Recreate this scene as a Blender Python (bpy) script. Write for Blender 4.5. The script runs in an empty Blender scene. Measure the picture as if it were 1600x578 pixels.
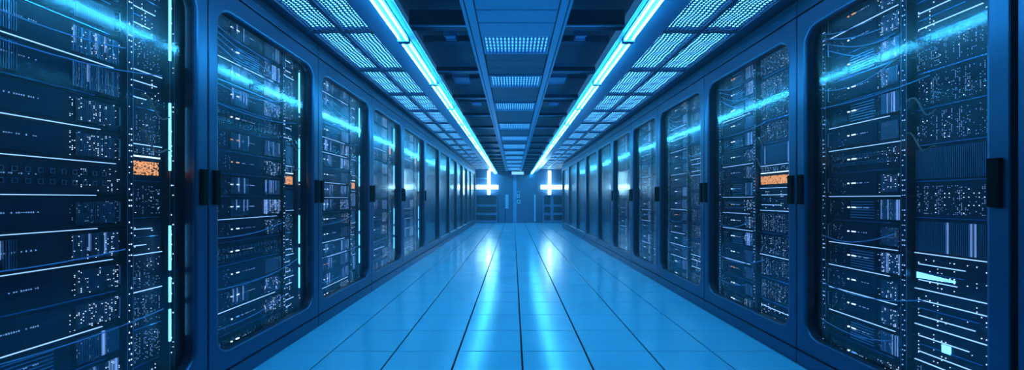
import bpy, math, random
from mathutils import Matrix, Vector
rnd = random.Random(7)
SC = bpy.context.scene
COL = SC.collection

# ------------------------------------------------------------------ materials
def mat(name, col, rough=0.5, metal=0.0, spec=0.5, emit=None, strength=0.0, noise=0.0, nscale=8.0,
        coat=0.0, bump=0.0, bscale=60.0, rnoise=0.0, sample=True):
    m = bpy.data.materials.new(name)
    m.use_nodes = True
    nt = m.node_tree
    b = nt.nodes['Principled BSDF']
    b.inputs['Base Color'].default_value = (*col, 1)
    b.inputs['Roughness'].default_value = rough
    b.inputs['Metallic'].default_value = metal
    b.inputs['Specular IOR Level'].default_value = spec
    b.inputs['Coat Weight'].default_value = coat
    if emit:
        b.inputs['Emission Color'].default_value = (*emit, 1)
        b.inputs['Emission Strength'].default_value = strength
        if not sample:
            m.cycles.emission_sampling = 'NONE'
    if noise or bump or rnoise:
        tc = nt.nodes.new('ShaderNodeTexCoord')
    if noise or rnoise:
        n = nt.nodes.new('ShaderNodeTexNoise')
        n.inputs['Scale'].default_value = nscale
        n.inputs['Detail'].default_value = 4
        nt.links.new(tc.outputs['Object'], n.inputs['Vector'])
        if noise:
            r = nt.nodes.new('ShaderNodeMapRange')
            r.inputs['To Min'].default_value = 1 - noise
            r.inputs['To Max'].default_value = 1 + noise
            nt.links.new(n.outputs['Fac'], r.inputs['Value'])
            h = nt.nodes.new('ShaderNodeHueSaturation')
            h.inputs['Color'].default_value = (*col, 1)
            nt.links.new(r.outputs['Result'], h.inputs['Value'])
            nt.links.new(h.outputs['Color'], b.inputs['Base Color'])
        if rnoise:
            r = nt.nodes.new('ShaderNodeMapRange')
            r.inputs['To Min'].default_value = max(0.02, rough - rnoise)
            r.inputs['To Max'].default_value = rough + rnoise
            nt.links.new(n.outputs['Fac'], r.inputs['Value'])
            nt.links.new(r.outputs['Result'], b.inputs['Roughness'])
    if bump:
        n2 = nt.nodes.new('ShaderNodeTexNoise')
        n2.inputs['Scale'].default_value = bscale
        n2.inputs['Detail'].default_value = 3
        nt.links.new(tc.outputs['Object'], n2.inputs['Vector'])
        bp = nt.nodes.new('ShaderNodeBump')
        bp.inputs['Strength'].default_value = bump
        bp.inputs['Distance'].default_value = 0.002
        nt.links.new(n2.outputs['Fac'], bp.inputs['Height'])
        nt.links.new(bp.outputs['Normal'], b.inputs['Normal'])
    return m

def glass_mat(name, tint, rough, bump):
    """thin pane: lets light straight through and mirrors more at grazing angles (Schlick)"""
    m = bpy.data.materials.new(name)
    m.use_nodes = True
    nt = m.node_tree
    nt.nodes.remove(nt.nodes['Principled BSDF'])
    out = nt.nodes['Material Output']
    tr = nt.nodes.new('ShaderNodeBsdfTransparent'); tr.inputs['Color'].default_value = (*tint, 1)
    gl = nt.nodes.new('ShaderNodeBsdfGlossy'); gl.inputs['Roughness'].default_value = rough
    lw = nt.nodes.new('ShaderNodeLayerWeight'); lw.inputs['Blend'].default_value = 0.5
    p = nt.nodes.new('ShaderNodeMath'); p.operation = 'POWER'; p.inputs[1].default_value = 5
    ma = nt.nodes.new('ShaderNodeMath'); ma.operation = 'MULTIPLY_ADD'
    ma.inputs[1].default_value = 0.95; ma.inputs[2].default_value = 0.045
    nt.links.new(lw.outputs['Facing'], p.inputs[0]); nt.links.new(p.outputs[0], ma.inputs[0])
    g2 = nt.nodes.new('ShaderNodeBsdfGlossy'); g2.inputs['Roughness'].default_value = rough*3.0
    mg = nt.nodes.new('ShaderNodeMixShader'); mg.inputs['Fac'].default_value = 0.4
    nt.links.new(gl.outputs[0], mg.inputs[1]); nt.links.new(g2.outputs[0], mg.inputs[2])
    mx = nt.nodes.new('ShaderNodeMixShader')
    nt.links.new(ma.outputs[0], mx.inputs['Fac'])
    nt.links.new(tr.outputs[0], mx.inputs[1]); nt.links.new(mg.outputs[0], mx.inputs[2])
    nt.links.new(mx.outputs[0], out.inputs['Surface'])
    tc = nt.nodes.new('ShaderNodeTexCoord')
    n2 = nt.nodes.new('ShaderNodeTexNoise'); n2.inputs['Scale'].default_value = 45
    nt.links.new(tc.outputs['Object'], n2.inputs['Vector'])
    bp = nt.nodes.new('ShaderNodeBump'); bp.inputs['Strength'].default_value = bump; bp.inputs['Distance'].default_value = 0.002
    nt.links.new(n2.outputs['Fac'], bp.inputs['Height'])
    nt.links.new(bp.outputs['Normal'], gl.inputs['Normal'])
    return m

def acrylic_mat(name, col):
    m = bpy.data.materials.new(name); m.use_nodes = True
    nt = m.node_tree; b = nt.nodes['Principled BSDF']; out = nt.nodes['Material Output']
    b.inputs['Base Color'].default_value = (*col, 1); b.inputs['Roughness'].default_value = 0.25
    t = nt.nodes.new('ShaderNodeBsdfTranslucent'); t.inputs['Color'].default_value = (*col, 1)
    mx = nt.nodes.new('ShaderNodeMixShader'); mx.inputs['Fac'].default_value = 0.35
    nt.links.new(b.outputs[0], mx.inputs[1]); nt.links.new(t.outputs[0], mx.inputs[2]); nt.links.new(mx.outputs[0], out.inputs['Surface'])
    return m
M = {}
M['tile'] = mat('floor_tile_blue', (0.18, 0.58, 0.84), 0.19, spec=0.9, noise=0.10, nscale=1.4, rnoise=0.05, bump=0.05, bscale=300)
M['gap'] = mat('floor_gap_black', (0.003, 0.004, 0.008), 0.9, spec=0.05)
M['frame'] = mat('cabinet_blue_paint', (0.042, 0.100, 0.20), 0.36, metal=0.75, noise=0.06, nscale=3, bump=0.03, bscale=400)
M['seam'] = mat('cabinet_dark_shell', (0.004, 0.007, 0.016), 0.5)
M['gasket'] = mat('door_gasket_dark', (0.008, 0.018, 0.045), 0.3, spec=0.5)
M['glass'] = glass_mat('door_glass', (0.80, 0.88, 0.98), 0.10, 0.045)
M['handle'] = mat('handle_black', (0.002, 0.0025, 0.004), 0.8, spec=0.08)
M['chassis'] = mat('server_dark_metal', (0.005, 0.008, 0.017), 0.42, metal=0.3, noise=0.3, nscale=6)
M['plate'] = mat('server_face_metal', (0.010, 0.018, 0.036), 0.38, metal=0.5, noise=0.2, nscale=12)
M['fin'] = mat('server_fin_metal', (0.46, 0.52, 0.60), 0.32, metal=0.8)
M['bay'] = mat('server_bay_black', (0.006, 0.010, 0.022), 0.45)
M['edge'] = mat('server_edge_glow', (0.4, 0.6, 0.9), 0.3, emit=(0.46, 0.72, 1.0), strength=1.1, sample=False)  # glow stands in for light caught on metal edges; also rail dots
M['fin_glow'] = mat('server_fin_glow', (0.4, 0.6, 0.9), 0.3, emit=(0.40, 0.62, 0.95), strength=0.38, sample=False)  # glow painted on some fins as light catching the metal
M['edge_dim'] = mat('server_edge_metal', (0.40, 0.55, 0.8), 0.25, metal=0.9)
M['led_white'] = mat('indicator_white', (0.5, 0.6, 0.7), 0.4, emit=(0.72, 0.88, 1.0), strength=1.7, sample=False)
M['led_blue'] = mat('indicator_blue', (0.1, 0.3, 0.6), 0.4, emit=(0.12, 0.42, 0.85), strength=0.9, sample=False)
M['led_warm'] = mat('indicator_amber', (0.6, 0.3, 0.1), 0.4, emit=(1.0, 0.36, 0.11), strength=1.0, sample=False)
M['led_dim'] = mat('indicator_pale', (0.3, 0.4, 0.5), 0.4, emit=(0.36, 0.62, 0.9), strength=0.45, sample=False)
M['tube'] = mat('cabinet_light_tube', (0.5, 0.8, 1), 0.4, emit=(0.12, 0.58, 1.0), strength=3.8)
M['cyan'] = mat('cyan_light_bar', (0.3, 0.8, 1), 0.4, emit=(0.15, 0.65, 1.0), strength=3.0)
M['cable'] = mat('cable_pale', (0.40, 0.55, 0.75), 0.25, spec=0.8)
M['cable_brown'] = mat('cable_copper', (0.40, 0.20, 0.13), 0.3, metal=0.4)
M['ceil'] = mat('ceiling_dark_blue', (0.02, 0.05, 0.12), 0.6)
M['beam'] = mat('ceiling_beam_blue', (0.025, 0.07, 0.16), 0.4)
M['flange'] = mat('beam_flange_blue', (0.5, 0.8, 1.0), 0.3, metal=0.2)
M['rail'] = mat('spine_rail_blue', (0.30, 0.68, 0.95), 0.38, metal=0.1)
M['spine'] = mat('spine_panel_blue', (0.30, 0.66, 0.95), 0.42, noise=0.08, nscale=4)
M['spine_dark'] = mat('spine_panel_dark', (0.07, 0.14, 0.24), 0.45, noise=0.15, nscale=5)
M['louver'] = mat('vent_louver', (0.12, 0.32, 0.6), 0.35, metal=0.3)
M['ventglow'] = mat('vent_backlight', (0.2, 0.5, 0.8), 0.5, emit=(0.08, 0.50, 0.92), strength=1.1)
M['mesh'] = mat('perforated_steel', (0.05, 0.16, 0.36), 0.35, metal=0.4)
M['meshframe'] = mat('panel_frame_dark', (0.02, 0.055, 0.13), 0.4)
M['backlight'] = mat('panel_backlight', (0.3, 0.6, 0.9), 0.5, emit=(0.12, 0.58, 1.0), strength=2.6)
M['cove'] = mat('cove_blue', (0.12, 0.36, 0.66), 0.3, metal=0.2)
M['lip'] = acrylic_mat('cove_lip_acrylic', (0.10, 0.26, 0.42))
M['led'] = mat('ceiling_led', (0.6, 0.9, 1), 0.4, emit=(0.065, 0.60, 1.0), strength=54.0)
M['ledbase'] = mat('ceiling_led_base', (0.03, 0.09, 0.18), 0.5)
M['wall'] = mat('wall_blue', (0.05, 0.11, 0.22), 0.5, noise=0.1, nscale=3)
M['doorp'] = mat('end_door_blue', (0.055, 0.13, 0.25), 0.42)
M['post'] = mat('door_post_blue', (0.14, 0.36, 0.66), 0.4)
M['shelfm'] = mat('shelf_blue', (0.10, 0.22, 0.42), 0.45)
M['shelfd'] = mat('shelf_box_dark', (0.03, 0.05, 0.10), 0.5)
M['lampw'] = mat('end_lamp', (0.8, 0.95, 1), 0.4, emit=(0.36, 0.78, 1.0), strength=14.0)
M['sign'] = mat('sign_pale', (0.4, 0.7, 0.85), 0.4, emit=(0.25, 0.66, 0.9), strength=0.8)
M['pale'] = mat('fitting_pale', (0.35, 0.65, 0.85), 0.4)
M['green'] = mat('fitting_green', (0.25, 0.6, 0.6), 0.4)
M['duct'] = mat('duct_blue', (0.25, 0.45, 0.75), 0.4, metal=0.3, noise=0.2, nscale=5)

# ------------------------------------------------------------------ mesh helpers
class MB:
    def __init__(s): s.v = []; s.f = []; s.mi = []
    def add(s, vs, fs, mi=0):
        n = len(s.v); s.v += [tuple(p) for p in vs]
        s.f += [tuple(i + n for i in f) for f in fs]; s.mi += [mi] * len(fs)
        return s
    def box(s, x0, x1, y0, y1, z0, z1, mi=0):
        v = [(x0,y0,z0),(x1,y0,z0),(x1,y1,z0),(x0,y1,z0),(x0,y0,z1),(x1,y0,z1),(x1,y1,z1),(x0,y1,z1)]
        return s.add(v, [(3,2,1,0),(4,5,6,7),(0,1,5,4),(1,2,6,5),(2,3,7,6),(3,0,4,7)], mi)
    def tube(s, pts, r, n=8, mi=0, cap=True):
        pts = [Vector(p) for p in pts]; vs = []; fs = []
        for i, p in enumerate(pts):
            d = (pts[min(i+1, len(pts)-1)] - pts[max(i-1, 0)]).normalized()
            a = Vector((0,0,1)) if abs(d.z) < 0.9 else Vector((1,0,0))
            u = d.cross(a).normalized(); w = u.cross(d)
            for k in range(n):
                t = 2*math.pi*k/n
                vs.append(p + u*math.cos(t)*r + w*math.sin(t)*r)
        for i in range(len(pts)-1):
            for k in range(n):
                fs.append((i*n+k, i*n+(k+1)%n, (i+1)*n+(k+1)%n, (i+1)*n+k))
        if cap:
            fs.append(tuple(range(n-1,-1,-1))); fs.append(tuple((len(pts)-1)*n+k for k in range(n)))
        return s.add(vs, fs, mi)
    def build(s, name, mats, parent=None, smooth=False, bevel=0.0):
        me = bpy.data.meshes.new(name)
        me.from_pydata(s.v, [], s.f)
        for m in (mats if isinstance(mats, (list, tuple)) else [mats]): me.materials.append(m)
        if any(s.mi): me.polygons.foreach_set('material_index', s.mi)
        if smooth: me.polygons.foreach_set('use_smooth', [True]*len(s.f))
        me.update()
        return link(name, me, parent, bevel)

def link(name, me, parent=None, bevel=0.0):
    o = bpy.data.objects.new(name, me); COL.objects.link(o)
    if parent is not None: o.parent = parent
    if bevel:
        b = o.modifiers.new('bevel', 'BEVEL'); b.width = bevel; b.segments = 2; b.limit_method = 'ANGLE'
    return o

def tag(o, label, cat, group=None):
    o['label'] = label; o['category'] = cat
    if group: o['group'] = group
    return o
def struct(o, label=None):
    o['kind'] = 'structure'
    if label: o['label'] = label
    return o
def thing(name, label, cat, loc=(0,0,0), rz=0.0, group=None):
    o = bpy.data.objects.new(name, None); COL.objects.link(o)
    o.location = loc; o.rotation_euler = (0,0,rz)
    return tag(o, label, cat, group)

ORD = ['first','second','third','fourth','fifth','sixth','seventh','eighth','ninth','tenth','eleventh','twelfth',
       'thirteenth','fourteenth','fifteenth','sixteenth','seventeenth','eighteenth','nineteenth','twentieth']

# ------------------------------------------------------------------ measured layout (metres; camera at 0,0,1.2)
WL, WR = 1.83, 2.07                       # door planes left and right of the camera
YEND, YBACK = 20.2, -1.6
ZC = 2.65                                 # underside of ceiling field / cabinet tops
LEFT = [0.99, 2.39, 3.74, 5.15, 6.61, 8.30, 9.92, 11.5, 13.0, 14.5, 15.9, 17.4, 19.2]
RIGHT = [2.91, 4.32, 5.71, 6.98, 8.35, 9.80, 11.4, 13.1, 14.9, 16.9]

# ------------------------------------------------------------------ floor
f = MB()
f.box(-3.2, 3.4, YBACK, YEND, -0.06, -0.008, 1)
gx, gy, dp = 0.006, 0.0035, 0.002
xs = [0.066 + 0.5*k for k in range(-7, 8)]
ys = [0.14 + 0.5*k for k in range(-4, 42)]
for i in range(len(xs)-1):
    for j in range(len(ys)-1):
        x0, x1, y0, y1 = xs[i]+gx, xs[i+1]-gx, ys[j]+gy, min(ys[j+1], YEND)-gy
        if y1 <= y0: continue
        b = 0.003
        v = [(x0,y0,-0.008),(x1,y0,-0.008),(x1,y1,-0.008),(x0,y1,-0.008),(x0+b*.3,y0+b*.3,-dp),(x1-b*.3,y0+b*.3,-dp),(x1-b*.3,y1-b*.3,-dp),(x0+b*.3,y1-b*.3,-dp),
             (x0+b,y0+b,0),(x1-b,y0+b,0),(x1-b,y1-b,0),(x0+b,y1-b,0)]
        f.add(v, [(0,1,5,4),(1,2,6,5),(2,3,7,6),(3,0,4,7),(4,5,9,8),(5,6,10,9),(6,7,11,10),(7,4,8,11),(8,9,10,11)])
struct(f.build('floor', [M['tile'], M['gap']]), 'glossy blue raised floor of square tiles with dark joints')

# ------------------------------------------------------------------ walls and ceiling slab
XL, XR = -3.05, 3.25
struct(MB().box(XL-.1, XL, YBACK-.1, YEND+.1, 0, 3.2).build('wall_left', M['wall']))
struct(MB().box(XR, XR+.1, YBACK-.1, YEND+.1, 0, 3.2).build('wall_right', M['wall']))
struct(MB().box(XL, XR, YEND, YEND+.1, 0, 3.2).build('wall_back', M['wall']), 'blue end wall of the aisle')
struct(MB().box(XL, XR, YBACK-.1, YBACK, 0, 3.2).build('wall_front', M['wall']))
struct(MB().box(XL-.1, XR+.1, YBACK-.1, YEND+.1, 3.2, 3.3).build('ceiling', M['ceil']), 'dark ceiling slab above the beams')

# ------------------------------------------------------------------ cabinets
def rr_loop(x0, x1, z0, z1, r, n=8):
    """rounded rectangle, counter-clockwise seen from the front (-y): list of (x,z), n+1 points per corner"""
    pts = []
    for cx, cz, a0 in ((x1-r, z1-r, 0), (x0+r, z1-r, 90), (x0+r, z0+r, 180), (x1-r, z0+r, 270)):
        for k in range(n+1):
            a = math.radians(a0 + 90*k/n)
            pts.append((cx + r*math.cos(a), cz + r*math.sin(a)))
    return pts
def ring(mb, la, ya, lb, yb, mi=0):
    n = len(la)
    vs = [(x, ya, z) for x, z in la] + [(x, yb, z) for x, z in lb]
    mb.add(vs, [(i, n+i, n+(i+1)%n, (i+1)%n) for i in range(n)], mi)

ZD0, ZD1, ZW0, ZW1 = 0.112, 2.525, 0.225, 2.40
GLY = 0.055
def door_parts(w, parent, n):
    g = 0.005
    x0, x1 = g, w-g
    wx0, wx1 = 0.085, w-0.092
    R = 0.115
    def corner_loop(d):
        out = []
        for cx, cz in ((x1-d, ZD1-d), (x0+d, ZD1-d), (x0+d, ZD0+d), (x1-d, ZD0+d)):
            out += [(cx, cz)]*(n+1)
        return out
    d = MB()
    ring(d, corner_loop(0), 0.05, corner_loop(0), 0.004)
    ring(d, corner_loop(0), 0.004, corner_loop(0.004), 0.0)
    L0 = rr_loop(wx0-.016, wx1+.016, ZW0-.016, ZW1+.016, R+.016, n)
    L1 = rr_loop(wx0-.006, wx1+.006, ZW0-.006, ZW1+.006, R+.006, n)
    L2 = rr_loop(wx0, wx1, ZW0, ZW1, R, n)
    ring(d, corner_loop(0.004), 0.0, L0, 0.0)
    ring(d, L0, 0.0, L1, 0.003); ring(d, L1, 0.003, L2, 0.012); ring(d, L2, 0.012, L2, 0.022)
    # back face of the door leaf
    ring(d, L2, 0.05, corner_loop(0), 0.05)
    door = d.build('door', M['frame'], parent)
    k = MB()
    ring(k, L2, 0.022, L2, GLY+.012)
    Lo = rr_loop(wx0-.012, wx1+.012, ZW0-.012, ZW1+.012, R+.012, n)
    ring(k, L2, GLY+.012, Lo, GLY+.012); ring(k, Lo, GLY+.012, Lo, 0.04)
    gk = k.build('gasket', M['gasket'], door); gk['label'] = 'dark deep gasket around the glass'
    p = MB()
    Lg = rr_loop(wx0+.001, wx1-.001, ZW0+.001, ZW1-.001, R-.001, n)
    m_ = len(Lg)
    p.add([(x, GLY, z) for x, z in Lg] + [(x, GLY+.005, z) for x, z in Lg],
          [tuple(range(m_-1, -1, -1)), tuple(range(m_, 2*m_))] + [(i, (i+1)%m_, m_+(i+1)%m_, m_+i) for i in range(m_)])
    p.build('glass_pane', M['glass'], door)['label'] = 'clear glass pane'
    for hx in ((0.052, w-0.048) if n > 3 else ()):
        h = MB().box(hx-.021, hx+.021, -.022, .006, 1.165, 1.375)
        ho = h.build('handle', M['handle'], door, bevel=.003 if n > 4 else 0); ho['label'] = 'black pull handle'
    return door

def dots(mb, x0, x1, z0, z1, y, px, pz, s, prob, r, col=(0.1, 0.3, 0.8, 1.4, 2.4)):
    nx, nz = max(1, int(round((x1-x0)/px))), max(1, int((z1-z0)/pz))
    mb.box(x0, x1, y+.0135, y+.015, z0, z1)
    for i in range(nx):
        pc = prob if col is None else prob*r.choice(col)
        for j in range(nz):
            if r.random() < pc:
                cx, cz = x0 + (i+.5)*(x1-x0)/nx, z0 + (j+.5)*pz
                w_, h_ = s*r.uniform(.5, .9), s*r.uniform(.7, 1.7)
                mb.box(cx-w_/2, cx+w_/2, y-.002, y+.001, cz-h_/2, cz+h_/2)

DEPTH = 0.95
def cabinet(w, loc, rz, label, lod, split, tube):
    t = thing('server_cabinet', label, 'cabinet', loc, rz, 'glass fronted server cabinets along the aisle')
    c = MB()
    c.box(0.002, 0.02, 0.05, DEPTH, 0.10, ZC-.11); c.box(w-.02, w-.002, 0.05, DEPTH, 0.10, ZC-.11)
    c.box(0.002, w-.002, 0.05, DEPTH, 0.09, 0.115); c.box(0.002, w-.002, 0.05, DEPTH, 2.54, 2.56)
    c.box(0.002, w-.002, DEPTH, DEPTH+.02, 0.09, 2.56)
    # front jamb strips behind the door leaf
    c.box(0.002, 0.07, 0.072, 0.08, 0.1, 2.55); c.box(w-.07, w-.002, 0.072, 0.08, 0.1, 2.55)
    c.build('carcass', M['seam'], t)['label'] = 'dark inner shell'
    MB().box(0.003, w-.003, 0.0, 0.4, 0.0, 0.100).build('plinth', M['frame'], t, bevel=.004)
    h = MB().box(0.003, w-.003, 0.0, 0.4, 2.537, 2.590); h.box(0.003, w-.003, 0.006, 0.4, 2.592, ZC)
    h.build('header', M['frame'], t, bevel=.003)
    door_parts(w, t, 8 if lod >= 2 else (5 if lod else 3))
    r = random.Random(int(w*1000)+int(loc[1]*77))
    for rx, pr in ((0.105, .75), (w*split, .85), (w-.115, .6)):
        rail = MB().box(rx-.016, rx+.016, 0.12, 0.145, 0.116, 2.50)
        for ex in (-.016, .0145): rail.box(rx+ex, rx+ex+.0015, .1185, .12, .12, 2.49, 1)
        rail = rail.build('rack_rail', [M['plate'], M['fin']], t)
        if lod:
            dm = MB()
            dots(dm, rx-.011, rx+.011, 0.2, 2.4, 0.119, .022 if lod < 2 else .011, .028 if lod >= 2 else .05, .0045 if lod >= 2 else .008, pr*(.6 if rx < w*.6 else .4), r, None)
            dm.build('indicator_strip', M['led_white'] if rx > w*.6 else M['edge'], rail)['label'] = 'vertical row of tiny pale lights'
    if lod:  # added tube tucked above the window to light the server fronts
        MB().tube([(.12, .10, 2.475), (w-.12, .10, 2.475)], .007).build('light_tube', M['tube'], t)['label'] = 'added cyan tube lighting the servers from above'
    if tube:
        for z0, z1 in ((1.98, 2.34), (1.36, 1.74), (0.80, 1.05), (0.62, 0.76), (0.40, 0.58)):
            MB().tube([(w*.895, .105, z0), (w*.895, .105, z1)], .006).build('light_tube', M['tube'], t)['label'] = 'added cyan tube lighting the servers from above'
    return t

def place(loc, rz, v):
    c, s = math.cos(rz), math.sin(rz)
    return (loc[0] + c*v[0] - s*v[1], loc[1] + s*v[0] + c*v[1], loc[2] + v[2])

KIND_WORD = ['finned blade server', 'louvred server', 'plain faced server', 'port filled switch']
def server(w, h, var, lod, r, name='rack_server'):
    """front at y=0, x 0..w, z 0..h"""
    c = MB().box(0, w, 0.0, 0.42, 0.004, h-.004)
    if lod >= 2:
        c.box(0, w, -.004, 0.0, 0.006, 0.012); c.box(0, w, -.004, 0.0, h-.012, h-.006)
        c.box(0.0, 0.012, -.006, 0, .012, h-.012); c.box(w-.012, w, -.006, 0, .012, h-.012)
    o = c.build(name, M['chassis'])
    if lod == 0:
        d = MB(); dots(d, .03, w-.03, .03, h-.03, -.001, .03, .05, .008, .16, r)
        if d.v: d.build('indicator_light', M['led_dim'], o)
        if r.random() < .6: MB().box(0, w, -.004, .0, .008, .014).build('trim_strip', M['edge_dim'], o)
        return o
    # lower edge: glow painted as light caught by metal, or bare metal
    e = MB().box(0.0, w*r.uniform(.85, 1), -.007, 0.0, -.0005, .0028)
    e.build('bright_bar' if r.random() < .45 else 'trim_strip', M['edge'] if r.random() < .5 else M['edge_dim'], o)
    if var == 0:
        for a, b, n_ in ((.30, .52, 24), (.74, .98, 30)):
            m1 = MB()
            for k in range(n_):
                x = w*(a + (b-a)*k/n_); q = 1 if r.random() < .13 else 0; t_ = .0012 if q or k % 5 else .003
                m1.box(x, x+t_, -.010, 0, .02 + q*r.uniform(0, .3)*h, h-.02, q)
            m1.build('drive_bay', [M['fin'], M['fin_glow']], o)  # a few fins carry the painted glow
        MB().box(.03*w, .26*w, -.003, 0, .03, h-.03).build('face_plate', M['plate'], o)
    elif var == 1:
        m1 = MB(); n_ = 7
        for k in range(n_):
            z = .02 + (h-.04)*k/n_
            m1.box(.34*w, .66*w, -.006, 0, z, z+.005)
        m1.build('vent_grille', M['fin'], o)
        m2 = MB()
        for k in range(26):
            x = w*(.76 + .22*k/26); m2.box(x, x+.0018, -.010, 0, .02, h-.02, 1 if r.random() < .13 else 0)
        m2.build('drive_bay', [M['fin'], M['fin_glow']], o)
        MB().box(.04*w, .30*w, -.005, 0, .025, h-.025).build('face_plate', M['plate'], o)
    elif var == 2:
        MB().box(.04*w, .70*w, -.004, 0, .02, h-.02).build('face_plate', M['plate'], o)
        for hx in (.02, .97):
            MB().tube([(hx*w, 0, .03), (hx*w, -.018, .034), (hx*w, -.018, h-.034), (hx*w, 0, h-.03)], .003, 6).build('pull_handle', M['fin'], o)
        m2 = MB()
        for k in range(22):
            x = w*(.76 + .2*k/22); m2.box(x, x+.0012, -.008, 0, .025, h-.03)
        m2.build('drive_bay', M['fin'], o)
    else:
        m2 = MB()
        for row in (0.30, 0.60):
            for k in range(18):
                x = w*(.06 + .88*k/18)
                # port: a hollow square collar
                s_ = min(.018, w*.03); z = h*row
                m2.box(x, x+s_, -.005, 0, z, z+.002); m2.box(x, x+s_, -.005, 0, z+.018, z+.020)
                m2.box(x, x+.002, -.005, 0, z+.002, z+.018); m2.box(x+s_-.002, x+s_, -.005, 0, z+.002, z+.018)
        m2.box(.06*w, .94*w, .001, .003, h*.3, h*.6+.02)
        m2.build('port_block', M['fin'], o)
    # indicator lights
    q = r.random()
    iz = h*.55
    l1 = MB().box(w*.30, w*.30+.010, -.009, 0, iz-.004, iz+.004)
    l1.build('indicator_light', M['led_white'] if q < .75 else M['led_warm'], o)
    l2 = MB().box(w*.36, w*.36+.028, -.009, 0, iz-.003, iz+.004)
    l2.build('indicator_light', M['led_white'] if q < .6 else (M['led_blue'] if q < .8 else M['led_warm']), o)
    d = MB(); dots(d, w*.42, w*.60, iz-.006, iz+.008, -.006, .008, .012, .004, .6, r, None)
    if d.v: d.build('indicator_strip', M['led_dim'], o)
    d = MB(); dots(d, w*.72, w*.98, .02, h-.02, -.011, .009, .008, .0024, .12, r)
    if d.v: d.build('indicator_strip', M['led_white'] if r.random() < .5 else M['led_dim'], o)
    d = MB(); dots(d, w*.03, w*.28, .02, h-.02, -.008, .009, .009, .0024, .08, r)
    if d.v: d.build('indicator_strip', M['led_dim'] if r.random() < .6 else M['led_blue'], o)
    return o

def patch(w, h, var, lod, r):
    """narrow module of the side stack: rows of ports, lights, sometimes an amber display"""
    o = MB().box(0, w, 0.0, 0.36, 0.003, h-.003).build('network_module', M['bay'])
    MB().box(0, w, -.006, 0, -.001, .003).build('trim_strip', M['edge_dim'] if r.random() < .6 else M['edge'], o)  # some strips glow in place of light on the metal edge
    if var == 0:
        d = MB(); dots(d, .01, w-.01, .02, h-.02, -.001, .009, .008, .0026, .21, r); d.build('port_block', M['led_dim'], o)
        d = MB(); dots(d, .01, w-.01, .02, h-.02, -.002, .022, .020, .003, .10, r)
        if d.v: d.build('indicator_strip', M['led_white'], o)
    elif var == 1:
        m = MB(); n_ = max(5, int(w/.009))
        for k in range(n_):
            x = .01 + (w-.02)*k/n_; m.box(x, x+.0022, -.008, 0, .015, h-.02, 1 if r.random() < .07 else 0)
        m.build('drive_bay', [M['fin'], M['fin_glow']], o)
    elif var == 2:
        d = MB(); dots(d, .01, w*.9, .035, h*.55, -.002, .006, .006, .0048, .75, r, None); d.build('display', M['led_warm'], o)['label'] = 'amber lit display'
        MB().box(.01, w*.95, -.004, 0, h*.66, h*.70).build('bright_bar', M['led_white'], o)
        d = MB(); dots(d, .01, w-.01, h*.75, h-.012, -.002, .012, .012, .005, .4, r); d.build('indicator_strip', M['led_dim'], o)
    else:
        for k in range(3):
            z = h*(.25 + .22*k)
            MB().box(.02, w*(.5 + .4*r.random()), -.005, 0, z, z+.004).build('bright_bar', M['edge'] if k != 1 else M['edge_dim'], o)  # outer bars carry the painted edge glow, middle one is metal
        d = MB(); dots(d, .01, w-.01, .015, h-.02, -.002, .02, .02, .0035, .18, r)
        if d.v: d.build('indicator_strip', M['led_white'], o)
    return o

PW = ['port filled module', 'finned module', 'amber lit module', 'light barred module']
def fill(w, loc, rz, side, ci, lod, split):
    r = random.Random(100*ci + (5 if side == 'left' else 9))
    base, top = 0.120, 2.47
    cab = '%s cabinet, %s row' % (ORD[ci], side)
    n = 15 if lod >= 2 else (13 if lod == 1 else 9)
    h = (top-base)/n
    x0, x1 = 0.130, w*split - .025
    for k in range(n):
        var = r.choice((0, 0, 1, 2, 3)) if side == 'left' else r.choice((2, 2, 1, 3, 2))
        o = server(x1-x0, h, var, lod, r)
        o.location = place(loc, rz, (x0, 0.14, base + k*h)); o.rotation_euler.z = rz
        tag(o, '%s, %s up the main stack, %s' % (KIND_WORD[var], ORD[k], cab), 'server', 'servers in the glass cabinets')
    x0, x1 = w*split + .025, w - .14
    if lod == 0: return
    n2 = 12 if lod >= 2 else 8
    h = (top-base)/n2
    for k in range(n2):
        if side == 'left':
            var = 2 if k in (6,) else r.choice((0, 1, 3, 3, 0))
        else:
            var = 2 if (k == 6 and ci == 1) else r.choice((0, 0, 0, 1, 3))
            if ci == 0 and k < 4: var = 0 if k == 0 else 3
        o = patch(x1-x0, h, var, lod, r)
        if side == 'right' and ci == 0 and k == 3:
            MB().add([(.012, -.006, .06), (.20, -.006, .068), (.20, -.006, .078), (.012, -.006, .092), (.012, 0, .06), (.20, 0, .068), (.20, 0, .078), (.012, 0, .092)],
                     [(0,1,2,3),(7,6,5,4),(0,4,5,1),(1,5,6,2),(2,6,7,3),(3,7,4,0)]).build('status_bar', M['cyan'], o)['label'] = 'bright cyan light bar'
        if side == 'right' and ci == 0 and k == 1:
            MB().box(.14, .18, -.006, 0, .09, .13).build('status_lamp', M['cyan'], o)['label'] = 'square cyan lamp'
        o.location = place(loc, rz, (x0, 0.16, base + k*h)); o.rotation_euler.z = rz
        tag(o, '%s, %s up the side stack, %s' % (PW[var], ORD[k], cab), 'panel', 'modules in the side stacks')

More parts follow.
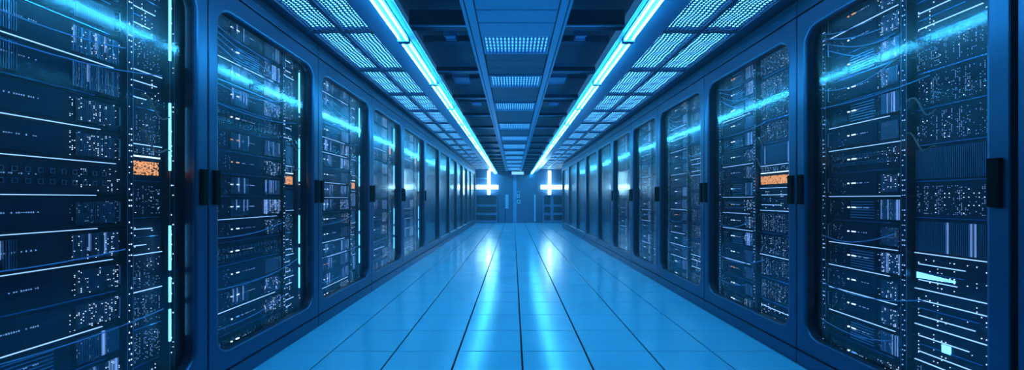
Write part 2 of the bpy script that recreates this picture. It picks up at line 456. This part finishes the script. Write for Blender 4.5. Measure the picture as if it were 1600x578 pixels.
def cables(w, loc, rz, side, ci, split):
    r = random.Random(31*ci + len(side))
    words = ['highest', 'second highest', 'third highest', 'lowest']
    for k in range(4):
        a, b = .10 + .02*k, w*split*(.75 + .07*k)
        z0, z1 = 2.36 - .055*k, 2.28 - .06*k
        pts = []
        for i in range(15):
            t = i/14
            pts.append((a + (b-a)*t, .098 + .008*math.sin(6*t+k), z0 + (z1-z0)*t + .03*math.sin(3.1*t + .5*k) - .05*math.sin(math.pi*t)))
        o = MB().tube(pts, .0035, 6).build('data_cable', M['cable'], smooth=True)
        o.location = loc; o.rotation_euler.z = rz
        tag(o, 'pale cable, %s of four, top of the %s cabinet, %s row' % (words[k], ORD[ci], side), 'cable', 'cables behind the cabinet glass')
    for k, z in enumerate((.36, .62, .95, 1.84, 1.97)):
        pts = []
        x0, x1 = .10, w*(split + (.12 if k % 2 else -.03)); sg = r.uniform(.02, .06); dz = r.uniform(-.04, .06)
        for i in range(15):
            t = i/14
            pts.append((x0 + (x1-x0)*t, .100 + .006*math.sin(5*t+k), z + dz*t - sg*4*t*(1-t)))
        o = MB().tube(pts, .003, 6).build('data_cable', M['cable'], smooth=True)
        o.location = loc; o.rotation_euler.z = rz
        tag(o, 'pale cable sagging across the servers, %s from the bottom, %s cabinet, %s row' % (ORD[k], ORD[ci], side), 'cable', 'sagging cables behind the cabinet glass')
    if ci < 3:
        for k, z in enumerate((1.74, 1.54)):
            pts = []
            for i in range(13):
                t = i/12
                pts.append((w*(split + .03 + .12*t),   .103 + .004*math.sin(5*t), z - .10*t + .03*math.sin(7*t+k)))
            o = MB().tube(pts, .004, 6).build('data_cable', M['cable_brown'], smooth=True)
            o.location = loc; o.rotation_euler.z = rz
            tag(o, 'copper brown cable, %s of two in the %s cabinet, %s row' % (('upper', 'lower')[k], ORD[ci], side), 'cable', 'brown cables behind the glass')

for ci in range(len(LEFT)-1):
    w = LEFT[ci+1] - LEFT[ci]
    loc = (-WL, LEFT[ci], 0); lod = 2 if ci < 3 else (1 if ci < 5 else 0)
    cabinet(w, loc, math.pi/2, 'blue glass fronted server cabinet, %s from the camera in the left row' % ORD[ci], lod, .74, ci < 5)
    fill(w, loc, math.pi/2, 'left', ci, lod, .74)
    if ci < 4: cables(w, loc, math.pi/2, 'left', ci, .74)
RY = [1.655] + RIGHT
for ci in range(len(RY)-1):
    w = RY[ci+1] - RY[ci]
    loc = (WR, RY[ci+1], 0); lod = 2 if ci < 3 else (1 if ci < 5 else 0)
    sp = .54 if ci == 0 else .5
    cabinet(w, loc, -math.pi/2, 'blue glass fronted server cabinet, %s from the camera in the right row' % ORD[ci], lod, sp, False)
    fill(w, loc, -math.pi/2, 'right', ci, lod, sp)
    if ci < 4: cables(w, loc, -math.pi/2, 'right', ci, sp)
# the sliver of one more cabinet at the right edge of the frame
cabinet(1.2, (WR, 1.640, 0), -math.pi/2, 'blue server cabinet cut off by the right edge of the photo, beside a black gap', 0, .5, False)

# ------------------------------------------------------------------ ceiling: perforated panels, coves, lights
def perforated(w, l, pitch):
    m = MB()
    nx, ny = int(round(w/pitch)), int(round(l/pitch))
    px, py = w/nx, l/ny
    for j in range(ny):
        for i in range(nx):
            cx, cy = (i+.5)*px, (j+.5)*py
            a, b = px*.29, py*.34
            inner = [(cx + a*math.cos(math.pi*(k+.5)/4), cy + b*math.sin(math.pi*(k+.5)/4)) for k in range(8)]
            hx, hy = px/2, py/2; q = math.tan(math.pi/8)
            outer = [(cx+hx, cy+hy*q*1.0), (cx+hx*q, cy+hy), (cx-hx*q, cy+hy), (cx-hx, cy+hy*q), (cx-hx, cy-hy*q), (cx-hx*q, cy-hy), (cx+hx*q, cy-hy), (cx+hx, cy-hy*q)]
            def zz(x, y): return .005*math.sin(x*30 + y*4) + .004*math.sin(y*24)
            bx = [(cx+hx, cy+hy), (cx-hx, cy+hy), (cx-hx, cy-hy), (cx+hx, cy-hy)]
            vs = [(x, y, zz(x, y)+.003) for x, y in inner] + [(x, y, zz(x, y)) for x, y in outer] + [(x, y, zz(x, y)) for x, y in bx]
            fs = [(k, 8+k, 8+(k+1)%8, (k+1)%8) for k in range(8)]
            fs += [(8, 16, 9), (10, 17, 11), (12, 18, 13), (14, 19, 15)]
            m.add(vs, [fc[::-1] for fc in fs])
    return m
PITCH = 1.05
Y0P = 2.40 - 4*PITCH
NP = 22
def panel_run(xa, xb, side, which):
    w = abs(xb-xa); x0 = min(xa, xb); l = PITCH
    root = None
    for k in range(NP):
        y = Y0P + k*PITCH
        if y + l > YEND: break
        if y < 0.8: continue
        if root is None:
            root = thing('perforated_tile', '', 'ceiling panel', (x0, y, ZC))
            fr = MB(); t = .018
            fr.box(0, w, 0, t, -.008, .04); fr.box(0, w, l-t, l, -.008, .04); fr.box(0, t, t, l-t, -.008, .04); fr.box(w-t, w, t, l-t, -.008, .04)
            fr.build('frame', M['meshframe'], root)
            sh = perforated(w-2*t, l-2*t, .033).build('mesh_sheet', M['mesh'], root); sh.location = (t, t, .008)
            bl = MB().box(t, w-t, t, l-t, .034, .039).build('backlight', M['backlight'], root)
            o = root
        else:
            o = root.copy(); COL.objects.link(o)
            for ch in root.children:
                c = ch.copy(); COL.objects.link(c); c.parent = o
            o.location = (x0, y, ZC)
        o['n'] = k
        o['label'] = 'backlit perforated ceiling panel, %s from the camera, %s column, %s of the aisle' % (ORD[k-3], which, side)
        o['group'] = 'perforated ceiling panels'
        del o['n']
xl0, xl1, xr0, xr1 = 1.20, 1.755, 1.28, 1.955
panel_run(-xl0, -(xl0+xl1)/2, 'left', 'inner'); panel_run(-(xl0+xl1)/2, -xl1, 'left', 'outer')
panel_run(xr0, (xr0+xr1)/2, 'right', 'inner'); panel_run((xr0+xr1)/2, xr1, 'right', 'outer')
for sgn, xa, xb, nm in ((-1, 1.755, 3.05, 1), (1, 1.955, 3.25, 2)):
    struct(MB().box(min(sgn*xa, sgn*xb), max(sgn*xa, sgn*xb), YBACK, YEND, ZC+.02, ZC+.06).build('trim_%d' % nm, M['meshframe']), 'dark ceiling strip above the cabinet row')

def cove(sgn, xi, xo, xl, side):
    t = thing('light_cove', 'long blue light trough on the %s of the aisle ceiling' % side, 'light trough', (0, YBACK, 0))
    m = MB(); L = YEND - YBACK
    prof = [(xi+.135, 2.66), (xi+.04, 2.505), (xl-.05, 2.50), (xl+.05, 2.50), (xl+.07, 2.52), (xo-.01, 2.618), (xo, 2.63), (xo, 2.66)]
    n = len(prof)
    vs = [(sgn*x, 0, z) for x, z in prof] + [(sgn*x, L, z) for x, z in prof]
    fs = [(i, (i+1)%n, n+(i+1)%n, n+i) for i in range(n)] + [tuple(range(n)), tuple(range(2*n-1, n-1, -1))]
    if sgn > 0: fs = [q[::-1] for q in fs]
    m.add(vs, fs); m.build('trough', M['cove'], t)
    lp = MB(); q = [(xi+.036, 2.506), (xi-.012, 2.435), (xi-.007, 2.433), (xi+.043, 2.504)]
    lp.add([(sgn*x, 0, z) for x, z in q] + [(sgn*x, L, z) for x, z in q], [(0,1,5,4),(1,2,6,5),(2,3,7,6),(3,0,4,7),(3,2,1,0),(4,5,6,7)])
    lp.build('diffuser_lip', M['lip'], t)['label'] = 'translucent glowing inner lip'
    y = 3.22 - 2*1.2; k = 0; root = None
    while y < YEND - .1:
        l = min(1.2, YEND - y) 
        if y > YBACK + .05:
            r = thing('ceiling_light', '', 'light', (sgn*xl, y, 2.505), 0, 'linear ceiling lights')
            MB().box(-.045, .045, .01, l-.01, -.012, .0).build('housing', M['ledbase'], r)
            for s in (-.028, .028):
                MB().tube([(s, .035, -.026), (s, l-.035, -.026)], .0072, 8).build('light_tube', M['led'], r, smooth=True)
            for ea in (.01, l-.03): MB().box(-.045, .045, ea, ea+.02, -.042, -.012).build('end_cap', M['cove'], r)
            r['label'] = 'twin tube cyan linear light, %s from the camera along the %s trough' % (ORD[k], side)
            k += 1
        y += 1.2
cove(-1, .75, 1.20, .885, 'left')
cove(1, .81, 1.28, .93, 'right')

# ------------------------------------------------------------------ ceiling: centre spine
SX0, SX1 = -.385, .43
for x0, x1, side in ((SX0, SX0+.095, 'left'), (SX1-.085, SX1, 'right')):
    m = MB()
    xm = (x0+x1)/2 + (-.018 if side == 'left' else .018)
    m.box(x0, xm-.005, YBACK, YEND, 2.615, 2.74); m.box(xm+.005, x1, YBACK, YEND, 2.615, 2.74); m.box(xm-.005, xm+.005, YBACK+.001, YEND-.001, 2.63, 2.73, 1); m.box(*((x1-.001, x1+.006) if side == 'left' else (x0-.006, x0+.001)), YBACK+.001, YEND-.001, 2.632, 2.70, 1)
    tag(m.build('spine_rail', [M['rail'], M['seam']]), 'long blue rail along the %s side of the centre ceiling spine' % side, 'ceiling rail')
xa, xb = SX0+.095, SX1-.085
spans = []
y = 1.2
for a in (1.66, 2.1, 2.5, 2.78, 3.0, 3.22, 3.48): spans.append(('panel', y, a)); y = a
for a, b in ((3.93, 4.62), (5.10, 5.93), (6.45, 7.55), (8.2, 9.1), (9.8, 10.4), (11.4, 11.9), (12.9, 13.3), (14.4, 14.8), (16, 16.4), (17.8, 18.2), (19.9, 20.2)):
    spans.append(('vent', y, a)); spans.append(('dark', a, b)); y = b
nc = {'panel': 0, 'vent': 0, 'dark': 0}
for kind, a, b in spans:
    k = nc[kind]; nc[kind] += 1
    if b - a < .12: continue
    if kind == 'panel':
        o = MB().box(xa+.008, xb-.008, a+.007, b-.007, 2.625, 2.65).box(xa+.008, xb-.008, a, b, 2.646, 2.66, 1).build('ceiling_tile', [M['spine'], M['seam']])
        tag(o, 'plain bright blue spine panel, %s from the camera before the vents' % ORD[k], 'ceiling panel', 'plain panels of the ceiling spine')
    elif kind == 'dark':
        m = MB(); n_ = 3
        for q in range(n_):
            ya, yb = a + (b-a)*q/n_, a + (b-a)*(q+1)/n_
            m.box(xa+.008, xb-.008, ya+.004, yb-.004, 2.645, 2.665)
            xm = (xa+xb)/2; m.box(xm-.003, xm+.003, ya+.006, yb-.006, 2.641, 2.645)
        o = m.build('ceiling_tile', M['spine_dark'])
        tag(o, 'darker ribbed spine panel behind the %s vent from the camera' % ORD[k], 'ceiling panel', 'dark panels of the ceiling spine')
    else:
        t = thing('air_vent', 'backlit louvred vent in the ceiling spine, %s from the camera' % ORD[k], 'vent', (xa+.006, a, 2.63), 0, 'vents of the ceiling spine')
        W, L = xb-xa-.012, b-a
        fr = MB(); fr.box(.003, W-.003, .004, .025, 0, .05); fr.box(.003, W-.003, L-.025, L-.004, 0, .05); fr.box(.003, .02, .025, L-.025, 0, .05); fr.box(W-.02, W-.003, .025, L-.025, 0, .05)
        fr.build('frame', M['spine'], t)
        lv = MB(); n_ = 17
        for q in range(n_+1):
            x = .02 + (W-.04)*q/n_
            lv.box(x-.0095, x+.0095, .025, L-.025, .008, .02)
        for q in range(1, 6):
            yy = L*q/6; lv.box(.02, W-.02, yy-.004, yy+.004, .012, .018)
        lv.build('louver', M['louver'], t)
        MB().box(.02, W-.02, .025, L-.025, .024, .03).build('backlight', M['ventglow'], t)

# ------------------------------------------------------------------ ceiling: cross beams, ducts in the recesses
struct(MB().box(-.95, SX0, YBACK, YEND, 2.84, 2.87).build('trim_5', M['beam']), 'navy recess panel above the beams, left of the spine')
struct(MB().box(SX1, 1.0, YBACK, YEND, 2.84, 2.87).build('trim_6', M['beam']), 'navy recess panel above the beams, right of the spine')
k = 0
y = 3.34 - 3*1.2
while y < YEND:
    for x0, x1 in ((-.875, SX0-.002), (SX1+.002, .935)):
        hb = .13 if y < 4 else .05
        m = MB().box(x0, x1, y, y+.08, 2.66, 2.66+hb); m.box(x0, x1, y-.012, y+.008, 2.648, 2.66, 1); m.box(x0, x1, y+.008, y+.09, 2.652, 2.66)
        struct(m.build('ceiling_beam', [M['beam'], M['flange']]))
        if y > 2.0:
            m = MB().box(x0, x1, y+.55, y+.60, 2.74, 2.80)
            struct(m.build('ceiling_beam', M['beam']))
    y += 1.2; k += 1
for side, x0 in (('left', -.76), ('right', .47)):
    for j, (yy, dx, ww, ln) in enumerate(((2.62, .02, .12, .20), (2.62, .18, .16, .20), (3.72, .12, .09, .10), (5.0, .0, .2, .25), (6.3, .1, .15, .2))):
        m = MB().box(x0+dx, x0+dx+ww, yy, yy+ln, 2.73, 2.84)
        m.box(x0+dx-.008, x0+dx+ww+.008, yy-.008, yy+.012, 2.722, 2.84); m.box(x0+dx-.008, x0+dx+ww+.008, yy+ln-.012, yy+ln+.008, 2.722, 2.84)
        o = m.build('ceiling_duct', M['duct'])
        tag(o, 'blue metal duct box in the ceiling recess, %s from the camera, %s of the spine' % (ORD[j], side), 'duct', 'duct boxes above the beams')

# ------------------------------------------------------------------ end wall
YW = YEND
def wb(x0, x1, z0, z1, d0=0.04): return MB().box(x0, x1, YW-d0, YW-.0005, z0, z1)
# double door
for n, (x0, x1) in ((1, (-.78, -.005)), (2, (.165, 1.13))):
    m = wb(x0, x1, .01, 2.44, .05)
    m.box(x0+.03, x1-.03, YW-.056, YW-.05, .05, 2.40)
    d = struct(m.build('door_%d' % n, M['doorp'], bevel=.004), 'tall blue door leaf in the end wall, %s of the pale post' % ('left', 'right')[n-1])
    if n == 1:
        h = MB(); h.box(-.40, -.24, YW-.085, YW-.056, .72, 1.43)
        h.box(-.37, -.27, YW-.09, YW-.085, .95, 1.40)
        h.build('push_plate', M['pale'], d)['label'] = 'pale tall push plate'
        MB().box(-.42, -.385, YW-.1, YW-.056, .1, .72).build('pull_bar', M['handle'], d)['label'] = 'dark pull bar'
    else:
        h = MB(); h.box(1.15-.1, 1.13, YW-.085, YW-.056, .06, 1.43)
        for zz in (.4, .8, 1.1): h.box(1.04, 1.13, YW-.09, YW-.085, zz, zz+.02)
        h.build('edge_plate', M['pale'], d)['label'] = 'pale tall edge plate'
struct(wb(-.004, .164, 0, 2.46, .08).build('trim_3', M['post']), 'bright blue post between the two end doors')
t = thing('door_sign', 'pale lit sign box above the doors in the end wall', 'sign', (.225, YW, 2.42))
MB().box(-.325, .325, -.11, -.0005, 0, .18).build('case', M['pale'], t, bevel=.006)
MB().box(-.30, .30, -.116, -.11, .02, .16).build('lit_face', M['sign'], t)
t = thing('card_reader', 'small pale card reader beside the end wall post', 'card reader', (.25, YW-.0565, 1.27))
MB().box(-.07, .08, -.04, 0, 0, .32).build('case', M['pale'], t, bevel=.004)
MB().box(-.05, .06, -.043, -.04, .17, .29).build('screen', M['shelfd'], t); MB().box(-.03, .03, -.043, -.04, .05, .12).build('keypad', M['shelfd'], t)
t = thing('switch_box', 'greenish square switch box below the card reader', 'switch', (.27, YW-.0565, .96))
MB().box(-.09, .10, -.05, 0, 0, .20).build('case', M['green'], t, bevel=.004)
MB().box(-.03, .04, -.06, -.05, .07, .14).build('button', M['handle'], t)
# lamps: crossing bars
for side, hx0, hx1, vx0, vx1 in (('left', -1.86, -.77, -1.31, -1.16), ('right', 1.40, 2.46, 1.75, 1.90)):
    t = thing('wall_light', 'white horizontal bar light on the end wall, %s side' % side, 'light', ((hx0+hx1)/2, YW, 1.71))
    w2 = (hx1-hx0)/2
    MB().box(-w2, w2, -.10, -.06, 0, .19).build('diffuser', M['lampw'], t); MB().box(-w2+.03, w2-.03, -.06, -.0005, .03, .16).build('base', M['ledbase'], t)
    t = thing('wall_light', 'white vertical tube light crossing the bar light, %s end wall' % side, 'light', ((vx0+vx1)/2, YW, 1.43))
    MB().box(-.07, .07, -.17, -.11, 0, 1.19).build('diffuser', M['lampw'], t)
    b = MB(); b.box(-.04, .04, -.11, -.0005, .02, .2); b.box(-.04, .04, -.11, -.0005, .55, 1.15); b.build('base', M['ledbase'], t)
    # shelving under the lamp
    sx0, sx1 = ((-1.90, -.80) if side == 'left' else (1.50, 2.60))
    t = thing('wall_shelf', 'low blue shelving unit against the end wall, %s side' % side, 'shelf', ((sx0+sx1)/2, YW-.35, 0))
    hw = (sx1-sx0)/2
    for xq in (-hw, hw-.04): MB().box(xq, xq+.04, 0, .345, 0, 1.40).build('side_panel', M['shelfm'], t)
    for zq in (.02, .40, .82, 1.37): MB().box(-hw+.04, hw-.04, 0, .345, zq, zq+(.10 if zq < 1 else .05)).build('shelf_board', M['shelfm'], t)
    MB().box(-hw+.04, hw-.04, .33, .345, .12, 1.37).build('back_panel', M['shelfd'], t)
    if side == 'right': MB().box(-.20, -.05, -.006, .02, 0, 1.37).build('upright', M['shelfm'], t)
struct(wb(-2.2, -1.33, 2.22, 2.28, .06).build('trim_4', M['post']), 'thin blue rail high on the end wall')

# ------------------------------------------------------------------ haze in the aisle air
hm = bpy.data.materials.new('aisle_haze'); hm.use_nodes = True
nt = hm.node_tree; nt.nodes.remove(nt.nodes['Principled BSDF'])
vs_ = nt.nodes.new('ShaderNodeVolumeScatter'); vs_.inputs['Color'].default_value = (0.68, 0.84, 1.0, 1); vs_.inputs['Density'].default_value = 0.0065; vs_.inputs['Anisotropy'].default_value = 0.45
nt.links.new(vs_.outputs[0], nt.nodes['Material Output'].inputs['Volume'])
hz = MB().box(-WL+.03, WR-.03, YBACK+.02, 19.7, .004, 2.425).build('haze', hm)
hz['kind'] = 'stuff'; tag(hz, 'faint blue haze filling the air of the aisle', 'haze')

# ------------------------------------------------------------------ world, camera, view
wd = bpy.data.worlds.new('world'); SC.world = wd; wd.use_nodes = True
wd.node_tree.nodes['Background'].inputs['Color'].default_value = (0.01, 0.03, 0.08, 1)
wd.node_tree.nodes['Background'].inputs['Strength'].default_value = 0.3
cam = bpy.data.cameras.new('camera'); co = bpy.data.objects.new('camera', cam); COL.objects.link(co)
co.location = (0, 0, 1.2); co.rotation_euler = (math.pi/2, 0, 0)
cam.sensor_width = 36; cam.sensor_fit = 'HORIZONTAL'; cam.lens = 36*622/1600
cam.shift_x = -2/1600; cam.shift_y = 22/1600; cam.clip_start = .05
SC.camera = co
SC.view_settings.view_transform = 'Standard'; SC.view_settings.look = 'None'
SC.view_settings.gamma = 1; SC.view_settings.use_curve_mapping = False
SC.view_settings.exposure = 0.4
SC.cycles.use_denoising = True
SC.cycles.max_bounces = 10; SC.cycles.volume_bounces = 1; SC.cycles.diffuse_bounces = 4; SC.cycles.glossy_bounces = 4; SC.cycles.transparent_max_bounces = 16
SC.cycles.sample_clamp_indirect = 6
SC.cycles.caustics_reflective = False
